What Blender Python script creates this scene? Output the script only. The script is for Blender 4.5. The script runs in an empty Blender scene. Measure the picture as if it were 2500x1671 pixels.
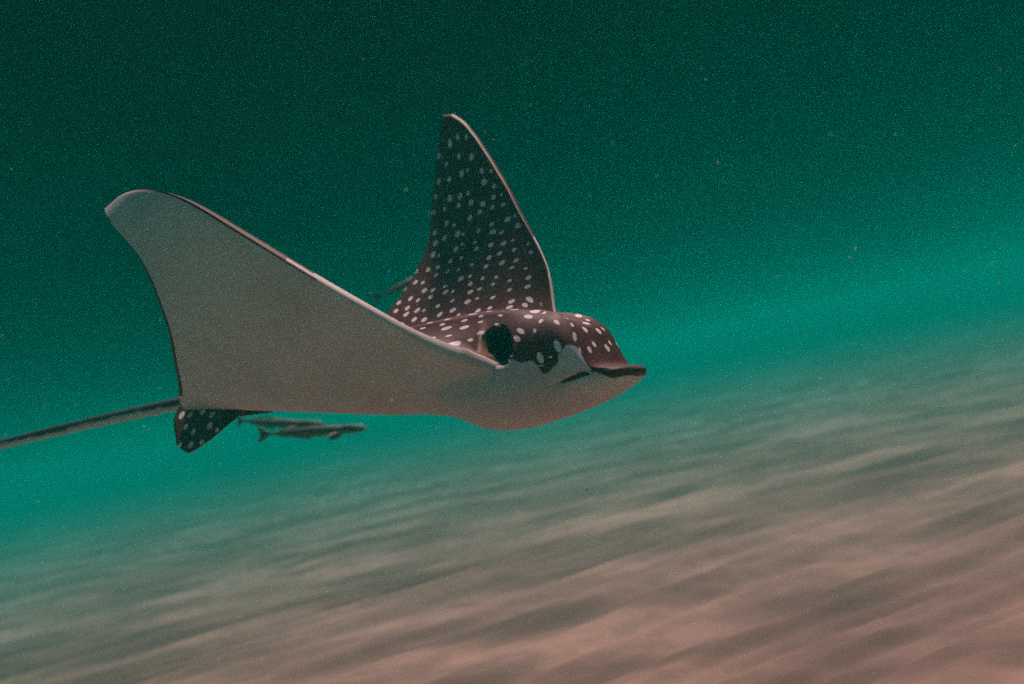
import bpy, bmesh, math, random
import numpy as np
from mathutils import Vector, Matrix
random.seed(7); rng = np.random.default_rng(7)
SC = bpy.context.scene
COL = SC.collection
R_ = math.radians

# ---------------- camera (a diver's wide lens, held tilted) ----------------
CAM_H, PITCH, ROLL = 1.12, R_(-2.2), R_(12)
SURF_Z = 2.3                                  # height of the water surface above the sand
right0 = Vector((1,0,0)); fwd = Vector((0,math.cos(PITCH),-math.sin(PITCH))); up0 = right0.cross(fwd)
cx = right0*math.cos(ROLL)-up0*math.sin(ROLL); cz = right0*math.sin(ROLL)+up0*math.cos(ROLL)
CAM = Matrix(((cx.x,fwd.x,cz.x,0),(cx.y,fwd.y,cz.y,0),(cx.z,fwd.z,cz.z,CAM_H),(0,0,0,1)))   # columns: right, forward, up
cam = bpy.data.cameras.new('camera'); camo = bpy.data.objects.new('camera', cam); COL.objects.link(camo)
camo.matrix_world = Matrix(((cx.x,cz.x,-fwd.x,0),(cx.y,cz.y,-fwd.y,0),(cx.z,cz.z,-fwd.z,CAM_H),(0,0,0,1)))
cam.sensor_width = 36; cam.lens = 36*2300/2500; cam.clip_start = .02; cam.clip_end = 500
cam.dof.use_dof = True; cam.dof.focus_distance = 1.85; cam.dof.aperture_fstop = 2.2
SC.camera = camo

# ---------------- sky, sun, exposure ----------------
SUN_EL, SUN_AZ = R_(66), R_(32)                # azimuth measured from +Y (ahead) towards +X (right)
sd = Vector((math.sin(SUN_AZ)*math.cos(SUN_EL), math.cos(SUN_AZ)*math.cos(SUN_EL), math.sin(SUN_EL)))
w = bpy.data.worlds.new('World'); SC.world = w; w.use_nodes = True
nt = w.node_tree; nt.nodes.clear()
sky = nt.nodes.new('ShaderNodeTexSky'); sky.sky_type = 'NISHITA'; sky.sun_disc = False
sky.sun_elevation = SUN_EL; sky.sun_rotation = SUN_AZ
bg = nt.nodes.new('ShaderNodeBackground'); bg.inputs[1].default_value = .05
ow = nt.nodes.new('ShaderNodeOutputWorld'); nt.links.new(sky.outputs[0], bg.inputs[0]); nt.links.new(bg.outputs[0], ow.inputs[0])
sl = bpy.data.lights.new('sun','SUN'); sl.energy = 5; sl.angle = R_(7); sl.color = (1,.49,.44)
so = bpy.data.objects.new('sun', sl); COL.objects.link(so)
so.rotation_euler = (-sd).to_track_quat('-Z','Y').to_euler(); so.location = (0,0,8)
vs = SC.view_settings; vs.view_transform = 'Standard'; vs.look = 'None'; vs.gamma = 1; vs.use_curve_mapping = False
vs.exposure = 1.45
SC.render.engine = 'CYCLES'
cy = SC.cycles; cy.max_bounces = 10; cy.volume_bounces = 4; cy.diffuse_bounces = 4; cy.glossy_bounces = 3
cy.transparent_max_bounces = 8; cy.use_denoising = False; cy.use_adaptive_sampling = True; cy.adaptive_threshold = .04; cy.adaptive_min_samples = 24; cy.sample_clamp_indirect = 1.5; cy.caustics_reflective = False; cy.caustics_refractive = False

# ---------------- helpers ----------------
def mesh_obj(name, verts, faces, mat=None, parent=None, smooth=True, uniq=None):
    me = bpy.data.meshes.new(name); me.from_pydata([tuple(map(float,v)) for v in verts], [], [tuple(map(int,f)) for f in faces]); me.update()
    if smooth: me.polygons.foreach_set('use_smooth', [True]*len(me.polygons))
    o = bpy.data.objects.new(name, me); COL.objects.link(o)
    if mat: me.materials.append(mat)
    if parent: o.parent = parent
    return o
def tag(o, label=None, cat=None, group=None, kind=None):
    for k,v in (('label',label),('category',cat),('group',group),('kind',kind)):
        if v: o[k] = v
    return o
class Mat:
    def __init__(s, name, rough=.8, spec=.2):
        s.m = bpy.data.materials.new(name); s.m.use_nodes = True; s.nt = s.m.node_tree
        s.b = s.nt.nodes['Principled BSDF']; s.b.inputs['Roughness'].default_value = rough
        s.b.inputs['Specular IOR Level'].default_value = spec
    def n(s, typ, **kw):
        d = s.nt.nodes.new(typ)
        for k,v in kw.items():
            if k.startswith('i_'): d.inputs[k[2:].replace('_',' ')].default_value = v
            else: setattr(d,k,v)
        return d
    def l(s, a, b): s.nt.links.new(a,b)
    def math(s, op, a, b=None, c=None):
        d = s.n('ShaderNodeMath', operation=op)
        for i,v in enumerate((a,b,c)):
            if v is None: continue
            if hasattr(v,'is_linked'): s.l(v,d.inputs[i])
            else: d.inputs[i].default_value = v
        return d.outputs[0]
    def sm(s, v, a, b, x=0., y=1.):
        d = s.n('ShaderNodeMapRange', interpolation_type='SMOOTHSTEP'); s.l(v,d.inputs[0])
        for i,k in enumerate((a,b,x,y)): d.inputs[i+1].default_value = k
        return d.outputs[0]
    def mix(s, f, a, b):
        d = s.n('ShaderNodeMix', data_type='RGBA')
        for i,v in ((0,f),(6,a),(7,b)):
            if hasattr(v,'is_linked'): s.l(v,d.inputs[i])
            else: d.inputs[i].default_value = v if i==0 else tuple(v)+(1,)
        return d.outputs[2]
    def attr(s, name): return s.n('ShaderNodeAttribute', attribute_name=name)
    def noise(s, vec, scale, detail=3, rough=.5):
        d = s.n('ShaderNodeTexNoise'); d.inputs['Scale'].default_value = scale; d.inputs['Detail'].default_value = detail; d.inputs['Roughness'].default_value = rough
        if vec is not None: s.l(vec,d.inputs['Vector'])
        return d
    def bump(s, h, strength, dist):
        d = s.n('ShaderNodeBump'); d.inputs['Strength'].default_value = strength; d.inputs['Distance'].default_value = dist
        s.l(h,d.inputs['Height']); s.l(d.outputs[0], s.b.inputs['Normal'])

# ---------------- sea bed: one rippled sheet of sand ----------------
def graded(a0, a1, near0, near1, d, grow):
    v = list(np.arange(near0, near1+1e-6, d))
    st = d; x = v[-1]
    while x < a1: st *= grow; x += st; v.append(x)
    st = d; x = v[0]; lo = []
    while x > a0: st *= grow; x -= st; lo.append(x)
    return np.array(lo[::-1]+v)
def vnoise(x, y, seed):
    """smooth value noise on a unit lattice"""
    r = np.random.default_rng(seed).random((256,256)); xi = np.floor(x).astype(int); yi = np.floor(y).astype(int)
    fx = x-xi; fy = y-yi; fx = fx*fx*(3-2*fx); fy = fy*fy*(3-2*fy)
    g = lambda i,j: r[i%256,j%256]
    return (g(xi,yi)*(1-fx)+g(xi+1,yi)*fx)*(1-fy)+(g(xi,yi+1)*(1-fx)+g(xi+1,yi+1)*fx)*fy
gx = graded(-70,70,-4.5,5.5,.035,1.06); gy = graded(-20,90,1.5,9.5,.035,1.06)
GX,GY = np.meshgrid(gx,gy)
RA = R_(27)                                    # the crests run off to the far right
along = GX*math.cos(RA)+GY*math.sin(RA); across = -GX*math.sin(RA)+GY*math.cos(RA)
wob = across + .50*(vnoise(along*.35,across*.8,1)-.5) + .14*(vnoise(along*1.0,across*2.2,2)-.5)
lam = .43
ph = wob/lam; fr = ph-np.floor(ph)
crest = np.where(fr<.62, .5-.5*np.cos(np.pi*fr/.62), .5+.5*np.cos(np.pi*(fr-.62)/.38))
ampl = .35+.9*vnoise(along*.45+9,across*1.1,3)
fadeout = 1-np.clip((np.hypot(GX,GY)-12)/14,0,1)
GZ = (.052*ampl*crest + .020*np.sin(wob*2*np.pi/.155+3*vnoise(along*1.3,across*1.3,5))*vnoise(along*.9,across*1.5,4)
      + .05*(vnoise(GX*.5,GY*.5,6)-.5) + .022*(vnoise(GX*2.3,GY*2.3,8)-.5))*fadeout - .03
ny,nx = GX.shape
idx = np.arange(nx*ny).reshape(ny,nx)
fc = np.stack([idx[:-1,:-1],idx[:-1,1:],idx[1:,1:],idx[1:,:-1]],-1).reshape(-1,4)
ms = Mat('sand', .95, .1)
tc = ms.n('ShaderNodeTexCoord').outputs['Object']
mp_ = ms.n('ShaderNodeMapping'); mp_.inputs['Rotation'].default_value = (0,0,-RA); mp_.inputs['Scale'].default_value = (.4,1.5,1); ms.l(tc,mp_.inputs[0])
n1 = ms.noise(mp_.outputs[0], 1.4, 4, .6); n2 = ms.noise(tc, 7, 5, .65); n3 = ms.noise(tc, 160, 3, .6)
c = ms.mix(ms.sm(n1.outputs[0],.35,.68), (.175,.080,.070), (.33,.155,.132))
c = ms.mix(ms.sm(n2.outputs[0],.38,.70,0,.45), c, (.16,.078,.064))
c = ms.mix(ms.sm(n3.outputs[0],.55,.75,0,.4), c, (.12,.07,.06))
ms.l(c, ms.b.inputs['Base Color']); ms.bump(n3.outputs[0], .5, .004)
tag(mesh_obj('seabed', np.stack([GX,GY,GZ],-1).reshape(-1,3), fc, ms.m), kind='structure')

# ---------------- water surface: mirror tint darkened to shade the upper water, sun let in overhead ----------------
sx = np.linspace(-60,60,181); sy = np.linspace(-18,80,149); SX,SY = np.meshgrid(sx,sy)
SZ = SURF_Z + .10*(vnoise(SX*.45,SY*.7,11)-.5) + .04*(vnoise(SX*1.4+5,SY*1.4,12)-.5)
idx = np.arange(SX.size).reshape(SX.shape)
fs = np.stack([idx[:-1,:-1],idx[:-1,1:],idx[1:,1:],idx[1:,:-1]],-1).reshape(-1,4)
mw = bpy.data.materials.new('water_surface'); mw.use_nodes = True; n = mw.node_tree; n.nodes.clear()
fr_ = n.nodes.new('ShaderNodeFresnel'); fr_.inputs[0].default_value = 1.333
tr = n.nodes.new('ShaderNodeBsdfTransparent'); gl = n.nodes.new('ShaderNodeBsdfGlossy'); gl.inputs['Roughness'].default_value = .12; gl.inputs['Color'].default_value = (.006,.05,.06,1)  # glossy tint near black: dims the reflection so the upper water looks darker
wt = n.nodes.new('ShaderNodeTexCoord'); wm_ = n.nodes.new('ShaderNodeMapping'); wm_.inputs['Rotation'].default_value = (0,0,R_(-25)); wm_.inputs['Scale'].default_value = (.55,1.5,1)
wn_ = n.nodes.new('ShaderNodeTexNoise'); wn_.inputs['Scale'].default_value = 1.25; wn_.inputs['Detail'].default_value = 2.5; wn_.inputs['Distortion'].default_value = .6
wr = n.nodes.new('ShaderNodeMapRange'); wr.interpolation_type = 'SMOOTHSTEP'; wr.inputs[1].default_value = .36; wr.inputs[2].default_value = .66; wr.inputs[3].default_value = .55; wr.inputs[4].default_value = 1.  # noise in the transmission dapples the sun, standing in for wave caustics
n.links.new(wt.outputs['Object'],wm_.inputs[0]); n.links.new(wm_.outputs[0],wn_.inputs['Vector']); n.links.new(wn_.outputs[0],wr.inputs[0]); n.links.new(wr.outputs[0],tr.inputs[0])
mx = n.nodes.new('ShaderNodeMixShader'); om = n.nodes.new('ShaderNodeOutputMaterial')
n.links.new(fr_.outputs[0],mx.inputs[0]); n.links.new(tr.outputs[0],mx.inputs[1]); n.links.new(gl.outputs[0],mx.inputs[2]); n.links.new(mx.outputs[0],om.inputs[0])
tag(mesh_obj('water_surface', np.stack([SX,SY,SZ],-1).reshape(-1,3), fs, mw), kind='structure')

# ---------------- the water itself: even, green, scattering ----------------
x0,x1,y0,y1,z0,z1 = -58,58,-17,78,-1.2,SURF_Z+.3
hv = [(x,y,z) for x in (x0,x1) for y in (y0,y1) for z in (z0,z1)]
hf = [(0,1,3,2),(4,6,7,5),(0,4,5,1),(2,3,7,6),(0,2,6,4),(1,5,7,3)]
mh = bpy.data.materials.new('water_haze'); mh.use_nodes = True; n = mh.node_tree; n.nodes.clear()
pv = n.nodes.new('ShaderNodeVolumePrincipled'); om = n.nodes.new('ShaderNodeOutputMaterial'); n.links.new(pv.outputs[0],om.inputs['Volume'])
pv.inputs['Color'].default_value = (.003,.275,.225,1)
pv.inputs['Absorption Color'].default_value = (.0002,.82,.74,1)
pv.inputs['Density'].default_value = .15
pv.inputs['Anisotropy'].default_value = -.68
tag(mesh_obj('haze', hv, hf, mh, smooth=False), kind='stuff')
# ---------- ray body geometry (local frame: x forward, y left, z up, metres) ----------
SPAN = .738
LE_K = np.array([.13,.3,.5,.7,.85,.92,.96,.985,1.0])
LE_V = np.array([.368,.303,.205,.028,-.155,-.270,-.350,-.415,-.478])
TE_K = np.array([.0,.06,.3,.5,.7,.85,.95,1.0])
TE_V = np.array([-.61,-.596,-.444,-.344,-.337,-.434,-.490,-.509])
BEND_R = (.299,1.36,.485,-.088,-.419)      # right wing: root angle, linear, quadratic, sweep, twist
BEND_L = (.645,1.292,.479,.505,.734)        # left wing
def herm(k,v,s):
    d=np.gradient(v,k); i=np.clip(np.searchsorted(k,s)-1,0,len(k)-2); h=k[i+1]-k[i]; t=(s-k[i])/h
    return (2*t**3-3*t**2+1)*v[i]+(t**3-2*t**2+t)*h*d[i]+(-2*t**3+3*t**2)*v[i+1]+(t**3-t**2)*h*d[i+1]
def sstep(a,b,x):
    t=np.clip((x-a)/(b-a),0,1); return t*t*(3-2*t)
def smax(a,b,k):
    h=np.maximum(k-np.abs(a-b),0)/k; return np.maximum(a,b)+h*h*k*.25
def le_wing(s): return np.where(s<.13,.367+(.13-s)*.25,herm(LE_K,LE_V,np.clip(s,.13,1)))
def te_wing(s): return herm(TE_K,TE_V,s)
# head and trunk profiles along x
HX=np.array([-.62,-.50,-.40,-.20, 0.0, .10, .18, .25, .31, .38, .425,.462, .484,.499, .514, .534, .56, .579])
HW=np.array([ .02, .05, .09, .14, .165,.165,.158,.150,.142,.131,.122,.112,.104,.097,.089,.076,.052,.004])   # half width
HT=np.array([ .015,.03, .045,.075,.10, .112,.117,.118,.116,.112,.104,.090,.074,.046,.018,.012,.010,.003])  # top height
HB=np.array([ .005,.008,.018,.045,.070,.078,.092,.120,.122,.106,.091,.076,.065,.056,.046,.032,.016,.003])  # bottom depth
HZ=np.array([ .0,  .0,  .0,  .0,  .0,  .0,  .0,  .0, -.002,-.006,-.011,-.016,-.020,-.024,-.028,-.032,-.034,-.034])
def prof(v,x): return herm(HX,v,np.clip(x,HX[0],HX[-1]))
def naca(c): return 10*(.2969*np.sqrt(c)-.126*c-.3516*c**2+.2843*c**3-.1036*c**4)*.5
def bend_tab(p):
    a,b,c,sw,tw=p
    g=np.linspace(0,1,801); ph=np.where(g<.1,0,a*np.clip((g-.1)/.1,0,1)+b*(g-.1)+c*(g-.1)**2)
    y=np.concatenate([[0],np.cumsum(np.cos(ph[:-1])*np.diff(g))])*SPAN
    z=np.concatenate([[0],np.cumsum(np.sin(ph[:-1])*np.diff(g))])*SPAN
    return g,y,z,ph
TAB={-1:bend_tab(BEND_R),1:bend_tab(BEND_L)}
def deform(x,y,z):
    """flat plan position (x, y, thickness z) -> posed position"""
    out=np.zeros(x.shape+(3,))
    for sg,p in((-1,BEND_R),(1,BEND_L)):
        m=(y<0) if sg<0 else (y>=0)
        s=np.abs(y[m])/SPAN; g,ty,tz,tp=TAB[sg]; X=x[m]; Z=z[m]
        yy=np.interp(s,g,ty); zz=np.interp(s,g,tz); ph=np.interp(s,g,tp)
        w=(X+.05)*np.tan(p[4]*np.clip(s-.1,0,1))*SPAN
        h=Z+w
        b=np.stack([X+p[3]*np.clip(s-.1,0,1)**2, sg*(yy-np.sin(ph)*h), zz+np.cos(ph)*h],-1)
        f=np.stack([X,y[m],Z],-1)
        k=sstep(.43,.30,X)[...,None]
        out[m]=f*(1-k)+b*k
    return out
def head_le(y):
    """x of the head outline at |y| (inverse of the half width)"""
    xs=np.linspace(.31,HX[-1],400); w=prof(HW,xs)
    return np.interp(-y,-w,xs)
def surf(x,y):
    """top and bottom height over the flat plan"""
    a=np.abs(y); s=np.clip(a/SPAN,0,1)
    l=le_wing(s); t=te_wing(s); c=np.clip((l-x)/(l-t),0,1)
    th=(.088*(1-s)**1.6+.0065)*(1-.5*sstep(.97,1.,s))
    nc=naca(c)*th*(1-.45*sstep(.3,.6,s)*sstep(.12,.0,c))
    wt,wb=nc*.9,-nc*1.05
    bw=prof(HW,x); bt=prof(HT,x); bb=prof(HB,x); bz=prof(HZ,x)
    r=np.clip(a/bw,0,1); n=2.5
    e=(1-r**n)**(1/n)
    wide=np.clip(a/(bw*1.9+.02),0,1); e2=np.cos(wide*np.pi/2)**2
    k=sstep(.36,.20,x); pr=e*(1-k)+e2*k
    inside=np.where(x>l,1.,0.)
    bT=bz+bt*pr; bB=bz-bb*pr
    out=(a>bw)&(k<=0)
    out=out&(x<=l); bT=np.where(out,-9,bT); bB=np.where(out,9,bB)
    zt=np.where(x>l,bT,smax(wt,bT,.03)); zb=np.where(x>l,bB,-smax(-wb,-bB,.03))
    return zt,zb
def ray_grid(NS=190,NC=250):
    # span stations: dense at the head edge and at the tip
    u=np.linspace(0,1,NS)
    yh=prof(HW,np.array([.345]))[0]
    n1=int(NS*.30)
    y=np.concatenate([yh*np.sin(np.linspace(0,np.pi/2,n1)), yh+(SPAN*.9985-yh)*(1-(1-np.linspace(0,1,NS-n1+1)[1:])**1.25)])
    s=y/SPAN
    le=np.where(y<yh,head_le(y),le_wing(s)); te=te_wing(s)
    # blend outline corner
    v=np.linspace(0,1,NC); c=.5-.5*np.cos(v*np.pi); c=.75*c+.25*v; 
    X=le[:,None]+(te-le)[:,None]*c[None]; Y=np.repeat(y[:,None],NC,1)
    return X,Y,c,s
# ---------------- the spotted ray ----------------
RAY_POSE = (-.542,-.121,-.023)                 # heading, pitch, roll in the tilted frame
def rot_zyx(yaw,pit,rol): return Matrix.Rotation(yaw,4,'Z')@Matrix.Rotation(pit,4,'Y')@Matrix.Rotation(rol,4,'X')
RAYM = CAM @ Matrix.Translation((-.253,2.021,-.086)) @ rot_zyx(*RAY_POSE)
ray = bpy.data.objects.new('spotted_ray', None); COL.objects.link(ray); ray.matrix_world = RAYM; ray.empty_display_size = .1
tag(ray, 'large dark ray with white spots, pale belly and raised wings gliding over sand', 'ray')

X,Y,cc,ss_ = ray_grid()
zt,zb = surf(X,Y)
NS,NC = X.shape
mid = (zt+zb)/2
edge = np.zeros_like(zt,bool); edge[:,0]=True; edge[:,-1]=True; edge[-1,:]=True
zt[edge]=mid[edge]; zb[edge]=mid[edge]
nosp=[]; verts=[]; plan=[]; dark=[]; hole=[]
index={}
def head_marks(x,a,z,top,c,s,sg):
    """pigment (1 = dark dorsal skin) and the near-black openings, in the flat frame"""
    d = np.where(top,1.,0.)
    # pale leading edge inboard, dark rim outboard; dark trailing rim below
    pale = (c < (.0075 if sg<0 else .0012)*sstep(.62,.40,s)) & top & (x<.36)
    d = np.where(pale,0.,d)
    rim = (~top)&((c>.982)|(c<(.014 if sg>0 else 0.)+.032*sstep(.52,.85,s))|(s>.985))&(s>.2)
    d = np.where(rim,1.,d)
    bx = np.array([.30,.355,.39,.418,.432,.447,.462,.475,.488,.500,.512,.53,.58]); bz = np.array([.012,.006,.002,-.004,-.022,-.026,-.004,.020,.014,-.002,-.022,-.040,-.050])
    hd = sstep(.35,.37,x)
    line = np.interp(x,bx,bz)+.003*np.sin(x*170)
    dh = sstep(-.009,.009,z-line)
    d = d*(1-hd)+dh*hd
    # lip stripe along the side of the beak
    lip = np.interp(x,[.44,.50,.53],[-.050,-.034,-.030]); g = np.exp(-((z-lip)/np.interp(x,[.44,.50],[.0028,.0060]))**2)*sstep(.435,.475,x)*sstep(.56,.53,x)
    g2 = np.exp(-((z-lip-.013)/.004)**2)*sstep(.455,.475,x)*sstep(.56,.53,x)*.8
    d = np.maximum(d,g*.9)
    return d
SPI = np.array([.345,.128,.040])
def block(sg,top):
    x=X; a=Y; z=zt if top else zb
    y=sg*a
    c=np.repeat(cc[None],NS,0); s=np.repeat(ss_[:,None],NC,1)
    d=head_marks(x,a,z,top,c,s,sg)
    X2,Y2,Z2=x.copy(),a.copy(),z.copy()
    # eye socket brow: a swelling above the eye
    br=np.exp(-((x-.45)/.03)**2-((a-.088)/.028)**2)*np.where(top,1,0); Z2+=.011*br
    # hollow between the brow ridges
    if top: Z2-=.014*np.exp(-((x-.42)/.06)**2-(a/.04)**2)
    if top: Z2+=.006*np.exp(-((a-.062-.25*(x-.44))/.011)**2)*sstep(.36,.42,x)*sstep(.515,.48,x)
    # spiracle: a deep slanted opening behind the eye
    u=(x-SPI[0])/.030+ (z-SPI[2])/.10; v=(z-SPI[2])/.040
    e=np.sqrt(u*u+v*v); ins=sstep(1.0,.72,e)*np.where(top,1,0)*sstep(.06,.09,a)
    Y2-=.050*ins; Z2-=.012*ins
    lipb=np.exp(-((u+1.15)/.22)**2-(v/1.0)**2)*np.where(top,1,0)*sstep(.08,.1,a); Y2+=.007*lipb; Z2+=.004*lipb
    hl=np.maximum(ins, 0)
    # mouth groove
    lip=np.interp(x,[.44,.50,.53],[-.050,-.034,-.030]); g=np.exp(-((z-lip)/.005)**2)*sstep(.435,.455,x)*sstep(.56,.53,x)
    Y2-=.006*g*np.clip(a/.06,0,1)
    P=deform(X2.ravel(),(sg*np.maximum(Y2,0)).ravel() - (1e-9 if sg<0 else 0),Z2.ravel())
    py_ = sg*(a+1.0*np.maximum(0,(prof(HT,x)+prof(HZ,x)-zt) if top else 0)*sstep(.2,.34,x))*(1-.28*sstep(.22,.42,x))
    zc=np.repeat(prof(HT,x[0:1])+prof(HZ,x[0:1]),NS,0); px_=x+.9*np.maximum(0,.106-(prof(HT,x)+prof(HZ,x)))*sstep(.41,.43,x)
    nos=np.maximum(np.maximum(sstep(.500,.512,x),np.where(top,0,1.)),np.where(s>.2,sstep(.045,.03,c),0))
    sw_=(BEND_L if sg>0 else BEND_R)[3]*np.clip(s-.1,0,1)**2; px_=px_+sw_; px_=px_*.65
    nosp.append(nos.ravel())
    return P, px_.ravel(), py_.ravel(), d.ravel(), hl.ravel(), lipb.ravel()
base=0; faces=[]; blocks={}
rimlip=[]  # mask of the orange rim behind the spiracle
for sg in (1,-1):
    for top in (True,False):
        P,px,py,d,hl,lb=block(sg,top)
        verts.append(P); plan.append(np.stack([px,py,np.full(px.shape,1. if top else 0.)],-1)); dark.append(d); hole.append(hl); rimlip.append(lb)
        blocks[(sg,top)]=base+np.arange(NS*NC).reshape(NS,NC); base+=NS*NC
V=np.concatenate(verts); PL=np.concatenate(plan); DK=np.concatenate(dark); HO=np.concatenate(hole); RL=np.concatenate(rimlip); NO=np.concatenate(nosp)
# weld: edges between top and bottom, and the centre line between left and right
rem=np.arange(base)
for sg in (1,-1):
    t,b=blocks[(sg,True)],blocks[(sg,False)]
    for sl_ in ((slice(None),0),(slice(None),NC-1),(NS-1,slice(None))): rem[b[sl_]]=t[sl_]
for top in (True,False):
    l,r=blocks[(1,top)],blocks[(-1,top)]
    rem[r[0]]=rem[l[0]]
for k in range(2): rem=rem[rem]
for (sg,top),b in blocks.items():
    f=np.stack([b[:-1,:-1],b[:-1,1:],b[1:,1:],b[1:,:-1]],-1).reshape(-1,4)
    if (sg>0)==top: f=f[:,::-1]
    faces.append(rem[f])
Fq=np.concatenate(faces)
used=np.unique(Fq); new=np.full(base,-1); new[used]=np.arange(len(used)); Fq=new[Fq]; V=V[used];PL=PL[used];DK=DK[used];HO=HO[used];RL=RL[used];NO=NO[used]
def quad_mesh(name,V,Fq,mat,parent):
    me=bpy.data.meshes.new(name); fl=[]
    for f in Fq.tolist():
        u=list(dict.fromkeys(f))
        if len(u)>2: fl.append(u)
    me.from_pydata(V.tolist(),[],fl); me.update()
    me.polygons.foreach_set('use_smooth',[True]*len(me.polygons)); me.materials.append(mat)
    o=bpy.data.objects.new(name,me); COL.objects.link(o); o.parent=parent
    return o
def put_attr(o,name,typ,arr):
    a=o.data.attributes.new(name,typ,'POINT'); a.data.foreach_set('vector' if typ=='FLOAT_VECTOR' else 'value',np.ascontiguousarray(arr,dtype=np.float32).ravel())

def skin_material(name, scale, rad, use_marks=True, dark_all=False):
    m=Mat(name,.6,.25)
    pa=m.attr('plan').outputs['Vector']
    sep=m.n('ShaderNodeSeparateXYZ'); m.l(pa,sep.inputs[0])
    flat=m.n('ShaderNodeCombineXYZ'); m.l(sep.outputs[0],flat.inputs[0]); m.l(sep.outputs[1],flat.inputs[1])
    wn=m.noise(flat.outputs[0],26,2,.5)
    ws=m.n('ShaderNodeVectorMath',operation='SUBTRACT'); m.l(wn.outputs['Color'],ws.inputs[0]); ws.inputs[1].default_value=(.5,.5,.5)
    wm=m.n('ShaderNodeVectorMath',operation='SCALE'); m.l(ws.outputs[0],wm.inputs[0]); wm.inputs['Scale'].default_value=.010
    wa=m.n('ShaderNodeVectorMath',operation='ADD'); m.l(flat.outputs[0],wa.inputs[0]); m.l(wm.outputs[0],wa.inputs[1])
    vo=m.n('ShaderNodeTexVoronoi',voronoi_dimensions='2D',feature='F1'); vo.inputs['Scale'].default_value=scale; vo.inputs['Randomness'].default_value=.55
    m.l(wa.outputs[0],vo.inputs['Vector'])
    cs=m.n('ShaderNodeSeparateColor'); m.l(vo.outputs['Color'],cs.inputs[0])
    r=m.math('MULTIPLY_ADD',cs.outputs[0],rad*.6,rad*.68)
    q=m.math('DIVIDE',vo.outputs['Distance'],r)
    spot=m.sm(q,1.12,.78)
    if use_marks: spot=m.math('MULTIPLY',spot,m.math('SUBTRACT',1.,m.attr('plain').outputs['Fac']))
    ring=m.sm(q,.25,.62,.35,0.)                 # some spots have a duller centre
    dk=m.attr('pigment').outputs['Fac']
    n1=m.noise(flat.outputs[0],9,4,.6); n2=m.noise(flat.outputs[0],70,3,.6)
    base=m.mix(m.sm(n1.outputs[0],.35,.7),(.042,.003,.010),(.075,.008,.017))
    base=m.mix(m.sm(n2.outputs[0],.5,.8,0,.5),base,(.12,.016,.022))
    sc_=m.mix(m.math('MULTIPLY',ring,cs.outputs[1]),(.70,.62,.62),(.20,.16,.18))
    top=m.mix(spot,base,sc_)
    w1=m.noise(flat.outputs[0],5,4,.6)
    white=m.mix(m.sm(w1.outputs[0],.35,.75),(.54,.47,.47),(.43,.36,.36))
    white=m.mix(m.sm(n2.outputs[0],.55,.8,0,.25),white,(.34,.27,.27))
    jd=m.math('ADD',dk,m.math('MULTIPLY',m.math('SUBTRACT',n2.outputs[0],.5),.5))
    f=m.sm(jd,.38,.62)
    c=m.mix(f,white,top)
    if use_marks:
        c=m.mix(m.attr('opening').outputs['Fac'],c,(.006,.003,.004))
        c=m.mix(m.math('MULTIPLY',m.attr('lip').outputs['Fac'],.6),c,(.42,.20,.14))
    m.l(c,m.b.inputs['Base Color']); m.bump(n2.outputs[0],.25,.002)
    return m.m
skin=skin_material('ray_skin',33.,.185)
body=quad_mesh('body',V,Fq,skin,ray)
put_attr(body,'plan','FLOAT_VECTOR',PL); put_attr(body,'pigment','FLOAT',DK); put_attr(body,'opening','FLOAT',HO); put_attr(body,'lip','FLOAT',RL); put_attr(body,'plain','FLOAT',NO)
# eyes
me_=Mat('eye_dark',.4,.3); me_.b.inputs['Base Color'].default_value=(.012,.007,.008,1)
mi=Mat('eye_iris',.5,.25); mi.b.inputs['Base Color'].default_value=(.022,.012,.012,1)
def ball(name,c,r,mat,parent,sc=(1,1,1),seg=20):
    bm=bmesh.new(); bmesh.ops.create_uvsphere(bm,u_segments=seg,v_segments=seg//2,radius=r)
    for v in bm.verts: v.co=Vector((v.co.x*sc[0],v.co.y*sc[1],v.co.z*sc[2]))+Vector(c)
    for f in bm.faces: f.smooth=True
    me=bpy.data.meshes.new(name); bm.to_mesh(me); bm.free(); me.materials.append(mat)
    o=bpy.data.objects.new(name,me); COL.objects.link(o); o.parent=parent; return o
for sg in (-1,1):
    e=ball('eye',(.447,sg*.107,-.004),.0150,mi.m,ray,(1.1,1,1))
    ball('pupil',(.449,sg*.1165,-.004),.0078,me_.m,e,(1.15,1,1))
# tail: a long tapering whip with a small dorsal fin at its root
def tube(name,pts,rad,mat,parent,seg=10,flat=1.):
    vs_,fs_=[],[]
    pts=[Vector(p) for p in pts]; n=len(pts)
    for i,p in enumerate(pts):
        t=(pts[min(i+1,n-1)]-pts[max(i-1,0)]).normalized(); a=t.cross(Vector((0,0,1))).normalized(); b=a.cross(t)
        for k in range(seg):
            th=2*math.pi*k/seg; vs_.append(p+(a*math.cos(th)+b*math.sin(th)*flat)*rad[i])
    for i in range(n-1):
        for k in range(seg): fs_.append((i*seg+k,i*seg+(k+1)%seg,(i+1)*seg+(k+1)%seg,(i+1)*seg+k))
    fs_.append(tuple(range(seg))[::-1]); fs_.append(tuple((n-1)*seg+k for k in range(seg)))
    return mesh_obj(name,vs_,fs_,mat,parent)
mt=Mat('tail_skin',.5,.3)
to=mt.n('ShaderNodeTexCoord').outputs['Object']; ge=mt.n('ShaderNodeNewGeometry'); sn=mt.n('ShaderNodeSeparateXYZ')
tv=mt.n('ShaderNodeVectorTransform',vector_type='NORMAL',convert_from='WORLD',convert_to='OBJECT'); mt.l(ge.outputs['Normal'],tv.inputs[0]); mt.l(tv.outputs[0],sn.inputs[0])
tn=mt.noise(to,16,3,.6)
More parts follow.
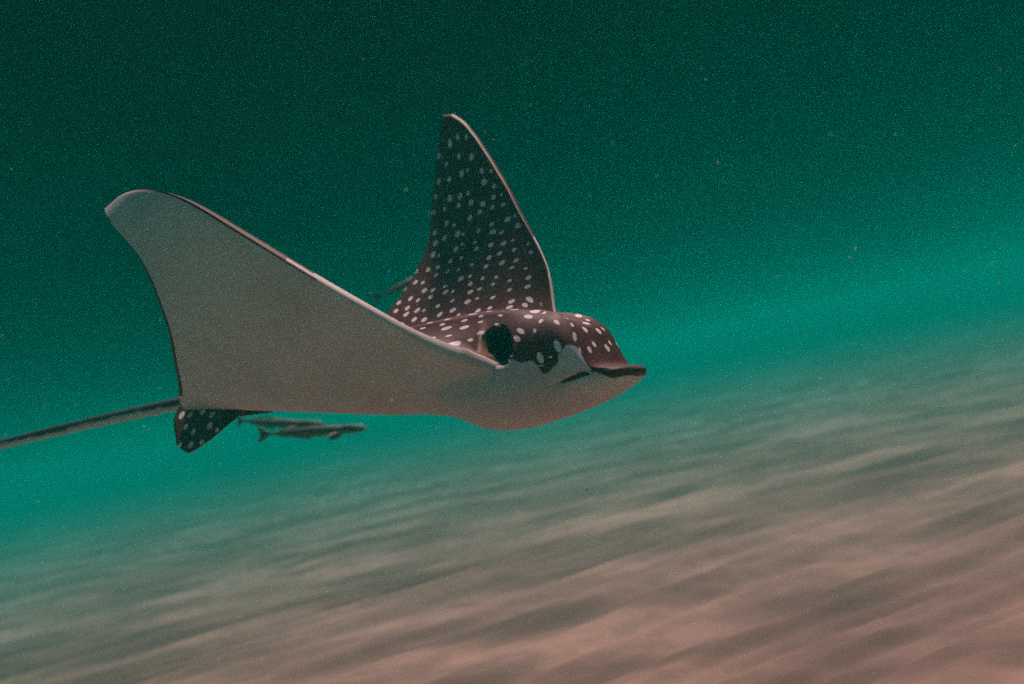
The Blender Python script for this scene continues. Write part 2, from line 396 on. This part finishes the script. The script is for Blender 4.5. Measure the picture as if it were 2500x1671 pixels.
k=mt.math('ADD',sn.outputs[2],mt.math('MULTIPLY',mt.math('SUBTRACT',tn.outputs[0],.5),2.2))
mt.l(mt.mix(mt.sm(k,-.35,.2),(.42,.36,.36),(.03,.016,.02)),mt.b.inputs['Base Color'])
tp=[(-.50-.06*i, -.012*i+.0*i*i, .022-.004*i-.00012*i*i) for i in range(34)]
tr_=[.015*(1-i/33)**.8+.002 for i in range(34)]
tail=tube('tail',tp,tr_,mt.m,ray,12)
# pelvic fins: rounded fans drooping from the rear of the disc
pel=skin_material('pelvic_skin',24.,.20,False)
PF=[(-.380,-.004),(-.405,.024),(-.437,.050),(-.467,.074),(-.497,.095),(-.526,.104),(-.556,.098),(-.582,.080),(-.602,.054),(-.620,.030),(-.632,.008),(-.634,-.02)]
def pelvic(sg):
    NA,NR=33,12; vs_=[];pl=[]
    droop=R_(60) if sg<0 else R_(-15)
    for side in (0,1):
        for i in range(NA+1):
            t=i/NA; k_=t*(len(PF)-1); i0=min(int(k_),len(PF)-2); f_=k_-i0
            ox=PF[i0][0]*(1-f_)+PF[i0+1][0]*f_; oo_=PF[i0][1]*(1-f_)+PF[i0+1][1]*f_+.002*math.sin(t*31)*math.sin(math.pi*t)
            rx,ro_=-.40-.215*t,-.035
            for j in range(NR+1):
                r=j/NR; xx=rx+(ox-rx)*r; oo=ro_+(oo_-ro_)*r
                dr=droop*(.9+.1*r); th=.0065*(1-r*.88)
                p=Vector((xx, sg*(.06+oo*math.cos(dr)), -.02-oo*math.sin(dr)))
                nrm=Vector((0,sg*math.sin(dr),math.cos(dr)))
                vs_.append(p+nrm*(th if side==0 else -th)); pl.append((xx*1.,oo+.3,1.-side))
    def id_(s,i,j): return s*(NA+1)*(NR+1)+i*(NR+1)+j
    fs_=[]
    for s in (0,1):
        for i in range(NA):
            for j in range(NR):
                f=(id_(s,i,j),id_(s,i+1,j),id_(s,i+1,j+1),id_(s,i,j+1)); fs_.append(f if (s==0)==(sg<0) else f[::-1])
    for i in range(NA):
        f=(id_(0,i,NR),id_(0,i+1,NR),id_(1,i+1,NR),id_(1,i,NR)); fs_.append(f if sg<0 else f[::-1])
    o=mesh_obj('pelvic_fin',vs_,fs_,pel,ray)
    put_attr(o,'plan','FLOAT_VECTOR',np.array(pl)); put_attr(o,'pigment','FLOAT',np.array([q[2] for q in pl]))
for sg in (-1,1): pelvic(sg)
# ---------------- remoras ----------------
mr=Mat('remora_skin',.55,.3)
ro=mr.n('ShaderNodeTexCoord').outputs['Object']; rs=mr.n('ShaderNodeSeparateXYZ'); mr.l(ro,rs.inputs[0])
rn=mr.noise(ro,30,3,.6)
st=mr.sm(mr.math('ADD',mr.math('ABSOLUTE',mr.math('SUBTRACT',rs.outputs[2],.002)),mr.math('MULTIPLY',rn.outputs[0],.004)),.010,.004)
mr.l(mr.mix(st,(.10,.06,.05),(.04,.02,.02)),mr.b.inputs['Base Color'])
def remora(label,loc,yaw,pitch,bend,L):
    o=bpy.data.objects.new('remora_fish',None); COL.objects.link(o); o.empty_display_size=.03
    o.matrix_world=Matrix.Translation(loc)@rot_zyx(yaw,pitch,0)
    tag(o,label,'fish','remoras swimming with the ray')
    n=26; seg=14; vs_=[];fs_=[]
    cl=lambda x: bend*((x/L)**2)*L                      # sideways curve of the spine, x from -L/2 (tail) to L/2
    for i in range(n):
        t=i/(n-1); x=L*(t-.5)
        h=L*.047*(max(0,math.sin(math.pi*(t*.93+.05)))**.75)*(1 if t>.4 else .55+.45*t/.4); h=max(h,L*.012)
        if t>.93: h*=1-((t-.93)/.07)**2*.8
        wd=h*(.85+.35*max(0,(t-.6)))
        for k in range(seg):
            a=2*math.pi*k/seg; vs_.append((x,cl(x)+math.cos(a)*wd,math.sin(a)*h+ (-.2*h if t>.8 else 0)))
    for i in range(n-1):
        for k in range(seg): fs_.append((i*seg+k,i*seg+(k+1)%seg,(i+1)*seg+(k+1)%seg,(i+1)*seg+k))
    fs_.append(tuple(range(seg))[::-1]); fs_.append(tuple((n-1)*seg+k for k in range(seg)))
    mesh_obj('body',vs_,fs_,mr.m,o)
    def fin(name,outline,th=.0016,side=None):
        """outline in (x, z) or, for paired fins, (x, y, z)"""
        m=len(outline); v=[]
        for s in (-1,1):
            for p in outline:
                if side is None: v.append((p[0]*L,cl(p[0]*L)+s*th,p[1]*L))
                else: v.append((p[0]*L,side*p[1]*L,p[2]*L+s*th))
        f=[tuple(range(m))[::-1],tuple(range(m,2*m))]+[(i,(i+1)%m,m+(i+1)%m,m+i) for i in range(m)]
        mesh_obj(name,v,f,mr.m,o,smooth=False)
    fin('tail_fin',[(-.47,.012),(-.55,.06),(-.59,.075),(-.565,.02),(-.562,0),(-.565,-.02),(-.59,-.075),(-.55,-.06),(-.47,-.012)])
    fin('dorsal_fin',[(-.05,.030),(-.08,.062),(-.14,.056),(-.26,.038),(-.38,.026),(-.38,.010),(-.2,.02)])
    fin('anal_fin',[(-.05,-.030),(-.08,-.062),(-.14,-.056),(-.26,-.038),(-.38,-.026),(-.38,-.010),(-.2,-.02)])
    for sd in (-1,1):
        fin('pectoral_fin',[(.24,.035,-.008),(.20,.10,-.03),(.13,.13,-.045),(.12,.11,-.045),(.16,.035,-.012)],side=sd)
        fin('pelvic_fin',[(.22,.015,-.030),(.17,.04,-.070),(.12,.04,-.075),(.13,.015,-.032)],side=sd)
        ball('eye',(.40*L,sd*.036*L+cl(.4*L),.003),.0055,me_.m,o,seg=12)
    # oval sucker disc on top of the head, with its slats
    dv=[];df=[]; m=28
    for j,(rr,zz) in enumerate(((1,.0),(.9,.006),(.0,.005))):
        for k in range(m):
            a=2*math.pi*k/m; x=.33*L+.115*L*rr*math.cos(a); dv.append((x,cl(x)+.036*L*rr*math.sin(a),.030*L+zz*.6))
    for j in range(2):
        for k in range(m): df.append((j*m+k,j*m+(k+1)%m,(j+1)*m+(k+1)%m,(j+1)*m+k))
    mesh_obj('sucker_disc',dv,df,mr.m,o)
    return o
def at(px,py,d): return (CAM@Vector(((px-1250)/2300*d,d,(835.5-py)/2300*d,1))).xyz
def place(label,p0,p1,bend):
    """swim from tail point p0 to head point p1"""
    d=Vector(p1)-Vector(p0); L=d.length
    remora(label,(Vector(p0)+Vector(p1))/2,math.atan2(d.y,d.x),-math.asin(d.z/L),bend,L)
place('dark slender remora with pointed head swimming just below the ray belly',at(655,1060,3.7),at(905,1046,3.55),-.10)
place('paler remora overlapped by the darker one beneath the ray belly',at(580,1029,4.5),at(790,1040,4.3),.25)
place('small remora half hidden behind the spotted raised wing',at(928,724,3.9),at(1075,652,4.05),.15)
# ---------------- drifting specks in the water ----------------
bm=bmesh.new()
for i in range(520):
    p=Vector((random.uniform(-3.5,3.5),random.uniform(.7,6.),random.uniform(.15,2.15))); d=p.y
    r=random.choice((.0007,.0009,.0012,.0018))*(.6+.35*d)
    bmesh.ops.create_icosphere(bm,subdivisions=1,radius=r,matrix=Matrix.Translation(p)@Matrix.Diagonal((random.uniform(.7,1.6),1,random.uniform(.7,1.3),1)))
me=bpy.data.meshes.new('drifting_specks'); bm.to_mesh(me); bm.free()
mp=Mat('speck',.9,.1); mp.b.inputs['Base Color'].default_value=(.6,.5,.45,1); me.materials.append(mp.m)
o=bpy.data.objects.new('drifting_specks',me); COL.objects.link(o)
tag(o,'fine pale specks drifting in the green water','specks',None,'stuff')
